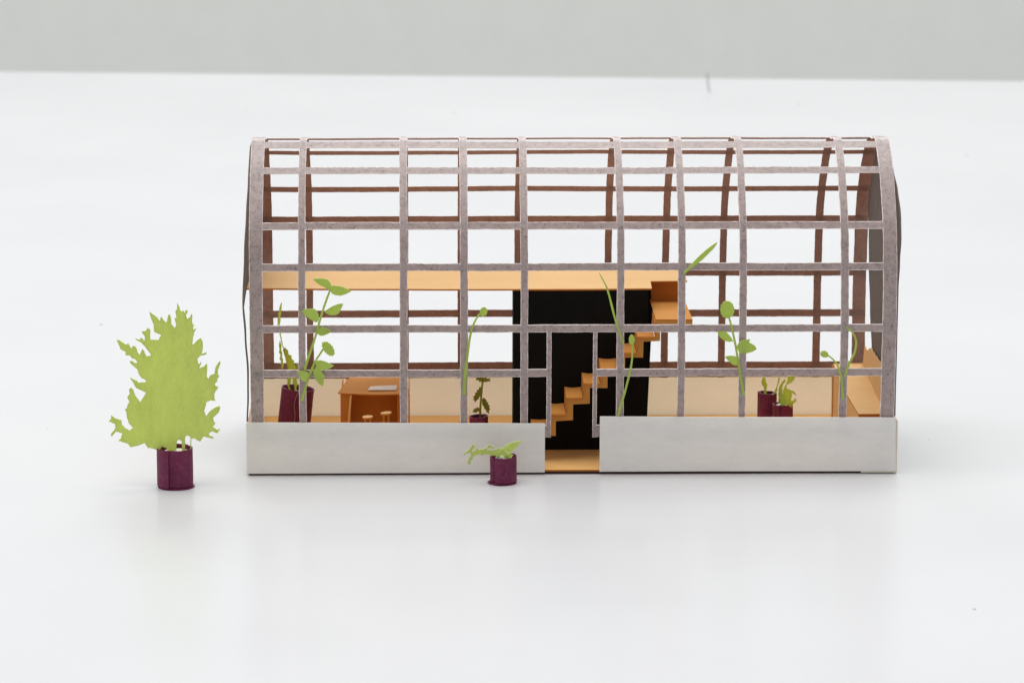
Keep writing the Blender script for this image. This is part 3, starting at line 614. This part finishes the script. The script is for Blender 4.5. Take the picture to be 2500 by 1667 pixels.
sprig('hook_sprout', 'curved_sprout', 'bare hooked sprout curving up to a thin tip beside the bench', 'sprout')

# tall tree in a pot outside
o = empty('potted_tree'); tag(o, 'large ragged light green paper tree in a maroon rolled pot', 'potted tree')
TB = (-1.675, -1.13)
disc('pot_base', (TB[0], TB[1], TZ+0.03), 0.437, 0.028, 'maroon', o, n=36, rough=0.012)
pot(o, TB, TB, 0.435, TZ+0.05, 0.90, -2.62, 0.7, kinks=((-1.7, 0.2, 0.03), (-0.9, 0.3, 0.012)), gap=0.045, rim_drop=0.0)
filler(o, TB, 0.33, 0.80, amp=0.06)
tree_poly = CUT['tree'][1]['leaf']
plate('tree_cutout', jagged(tree_poly, 0.007), -1.20, 0.035, 'Y', ('green', 'green_edge'), o, 0.22,
      lambda a, b: -0.16*((a+1.75)/1.2)**2*(1 if a > -1.75 else 0.25) + 0.05*noise.noise((a*0.6, b*0.5, 2.0)) + 0.03*(b-1.0))

# small pot with a drooping leaf outside
o = empty('potted_plant'); tag(o, 'small maroon pot with drooping lime cutting standing before the white wall', 'potted plant')
FB = (6.165, -0.86)
disc('pot_base', (FB[0]-0.01, FB[1], TZ+0.03), 0.345, 0.028, 'maroon', o, n=30, rough=0.02)
pot(o, FB, (FB[0]-0.005, FB[1]), 0.335, TZ+0.055, 0.60, -1.57, 0.55, kinks=((-2.3, 0.16, 0.05), (-1.0, 0.3, 0.02)), rim_drop=0.015, gap=0.05, turn=-1)
filler(o, (FB[0]+0.03, FB[1]), 0.2, 0.56, amp=0.10)
cutout('front_plant', o, ('green', 'green_edge'), shift=-0.02, amp=0.16, thick=0.045, jag=0.012)
plate('leaf', jagged([(5.86, 0.66), (6.02, 0.70), (6.16, 0.78), (6.30, 0.72), (6.42, 0.66), (6.36, 0.60), (6.1, 0.61)], 0.012), -1.04, 0.04, 'Y', ('sprig', 'green_edge'), o, 0.1, lambda a, b: 0.9*(b-0.6)-0.05*math.sin(9*a))
plate('leaf', jagged([(6.20, 0.68), (6.34, 0.80), (6.50, 0.86), (6.58, 0.84), (6.50, 0.78), (6.40, 0.70), (6.30, 0.64)], 0.014), -0.80, 0.04, 'Y', ('lime', 'green_edge'), o, 0.1, lambda a, b: 0.6*(b-0.6))

# pots inside
o = empty('potted_plant'); tag(o, 'leaning maroon pot with tall jagged yellow green fronds by the end rib', 'potted plant')
disc('pot_base', (0.93, 5.0, 0.08), 0.44, 0.028, 'maroon', o, n=30)
pot(o, (0.925, 5.0), (1.04, 5.0), 0.425, 0.082, 1.04, 1.2, 0.5, rim_drop=-0.05, kinks=((-1.2, 0.5, 0.05),))
filler(o, (1.03, 5.0), 0.30, 0.90, amp=0.04)
cutout('l_plant', o, ('lime', 'green_edge'), amp=0.12, thick=0.04, jag=0.008)
ribbon('thread', [(1.22, 1.12), (1.05, 0.98), (0.97, 0.7), (0.99, 0.42), (0.93, 0.12)], 0.008, 0.006, 4.54, ('thread', 'thread'), o, 0.006, 0.03)

o = empty('potted_plant'); tag(o, 'small dark pot with serrated olive leaves left of the black box', 'potted plant')
disc('pot_base', (5.63, 2.72, 0.08), 0.25, 0.026, 'maroon', o, n=28)
pot(o, (5.63, 2.72), (5.63, 2.72), 0.235, 0.082, 0.80, 0.4, 0.6, rim_drop=0.01)
filler(o, (5.63, 2.72), 0.165, 0.70, 'dark', 0.02, 'soil')
cutout('c_plant', o, ('olive', 'olive'), amp=0.05, thick=0.026)

o = empty('potted_plant'); tag(o, 'taller of the two maroon pots standing together, with curly thin shoots', 'potted plant')
disc('pot_base', (13.02, 4.2, 0.08), 0.255, 0.026, 'maroon', o, n=28)
pot(o, (13.02, 4.2), (13.02, 4.2), 0.24, 0.082, 1.05, 2.2, 0.5, rim_drop=-0.01)
filler(o, (13.02, 4.2), 0.17, 0.97, 'dark', 0.02, 'soil')
cutout('a_plant', o, ('lime', 'green_edge'), amp=0.10, thick=0.04, jag=0.012)

o = empty('potted_plant'); tag(o, 'shorter of the two maroon pots standing together, with broad curled leaves', 'potted plant')
disc('pot_base', (13.385, 3.6, 0.08), 0.285, 0.026, 'maroon', o, n=28)
pot(o, (13.385, 3.6), (13.375, 3.6), 0.262, 0.082, 0.885, -2.6, 0.6, kinks=((-1.2, 0.3, 0.02),))
filler(o, (13.37, 3.6), 0.18, 0.85, 'foam', 0.05)
cutout('b_plant', o, ('lime', 'green_edge'), amp=0.14, thick=0.04, jag=0.012)
plate('leaf', jagged([(13.27, 0.84), (13.30, 1.0), (13.22, 1.16), (13.28, 1.27), (13.36, 1.16), (13.40, 1.0), (13.42, 0.84)], 0.014), 3.44, 0.035, 'Y', ('sprig', 'green_edge'), o, 0.08, lambda a, b: 0.25*(b-0.9))
plate('leaf', jagged([(13.40, 0.82), (13.47, 0.96), (13.60, 1.02), (13.66, 1.10), (13.68, 1.0), (13.60, 0.92), (13.54, 0.82)], 0.014), 3.42, 0.035, 'Y', ('lime', 'green_edge'), o, 0.08, lambda a, b: -0.3*(b-0.85))

# ------------------------------------------------------------------ specks of dust and one stray bristle
bm = bmesh.new()
specks = [(5.557, 64.5, 0.16), (-3.13, 65.0, 0.12), (-5.2, 19.08, 0.11), (25.13, 52.3, 0.13), (20.16, 67.1, 0.17), (15.9, -12.4, 0.09), (14.3, 66.4, 0.12), (17.1, 3.6, 0.05), (2.05, -6.0, 0.03), (-5.4, 5.2, 0.05), (19.4, -3.0, 0.04), (10.9, -1.9, 0.03), (-2.0, 24, 0.05), (21.3, 30.0, 0.05)]
for x, y, r in specks:
    r *= 0.75
    K = 7; top = bm.verts.new((x, y, TZ+r*0.35)); ring = [bm.verts.new((x+r*random.uniform(0.6, 1.1)*math.cos(2*math.pi*k/K), y+r*random.uniform(0.6, 1.1)*math.sin(2*math.pi*k/K), TZ-0.002)) for k in range(K)]
    for k in range(K): bm.faces.new((top, ring[k], ring[(k+1) % K]))
    bm.faces.new(ring[::-1])
o = finish('dust', bm, ['speck'], smooth=False); tag(o, 'scattered tiny grey dust specks on the white table', 'dust', None, 'stuff')
bm = bmesh.new(); c = catmull([(16.68, 71.1, TZ), (16.63, 71.15, 0.2), (16.6, 71.2, 0.5), (16.6, 71.2, 0.74)], 5); rings = []
for p in c: rings.append([bm.verts.new((p.x+0.035*math.cos(k*math.pi/3), p.y+0.035*math.sin(k*math.pi/3), p.z)) for k in range(6)])
for i in range(len(rings)-1):
    for k in range(6): bm.faces.new((rings[i][k], rings[i][(k+1) % 6], rings[i+1][(k+1) % 6], rings[i+1][k]))
bm.faces.new(rings[0][::-1]); bm.faces.new(rings[-1])
o = finish('stray_bristle', bm, ['speck']); tag(o, 'short dark bristle standing at the far table edge', 'bristle')
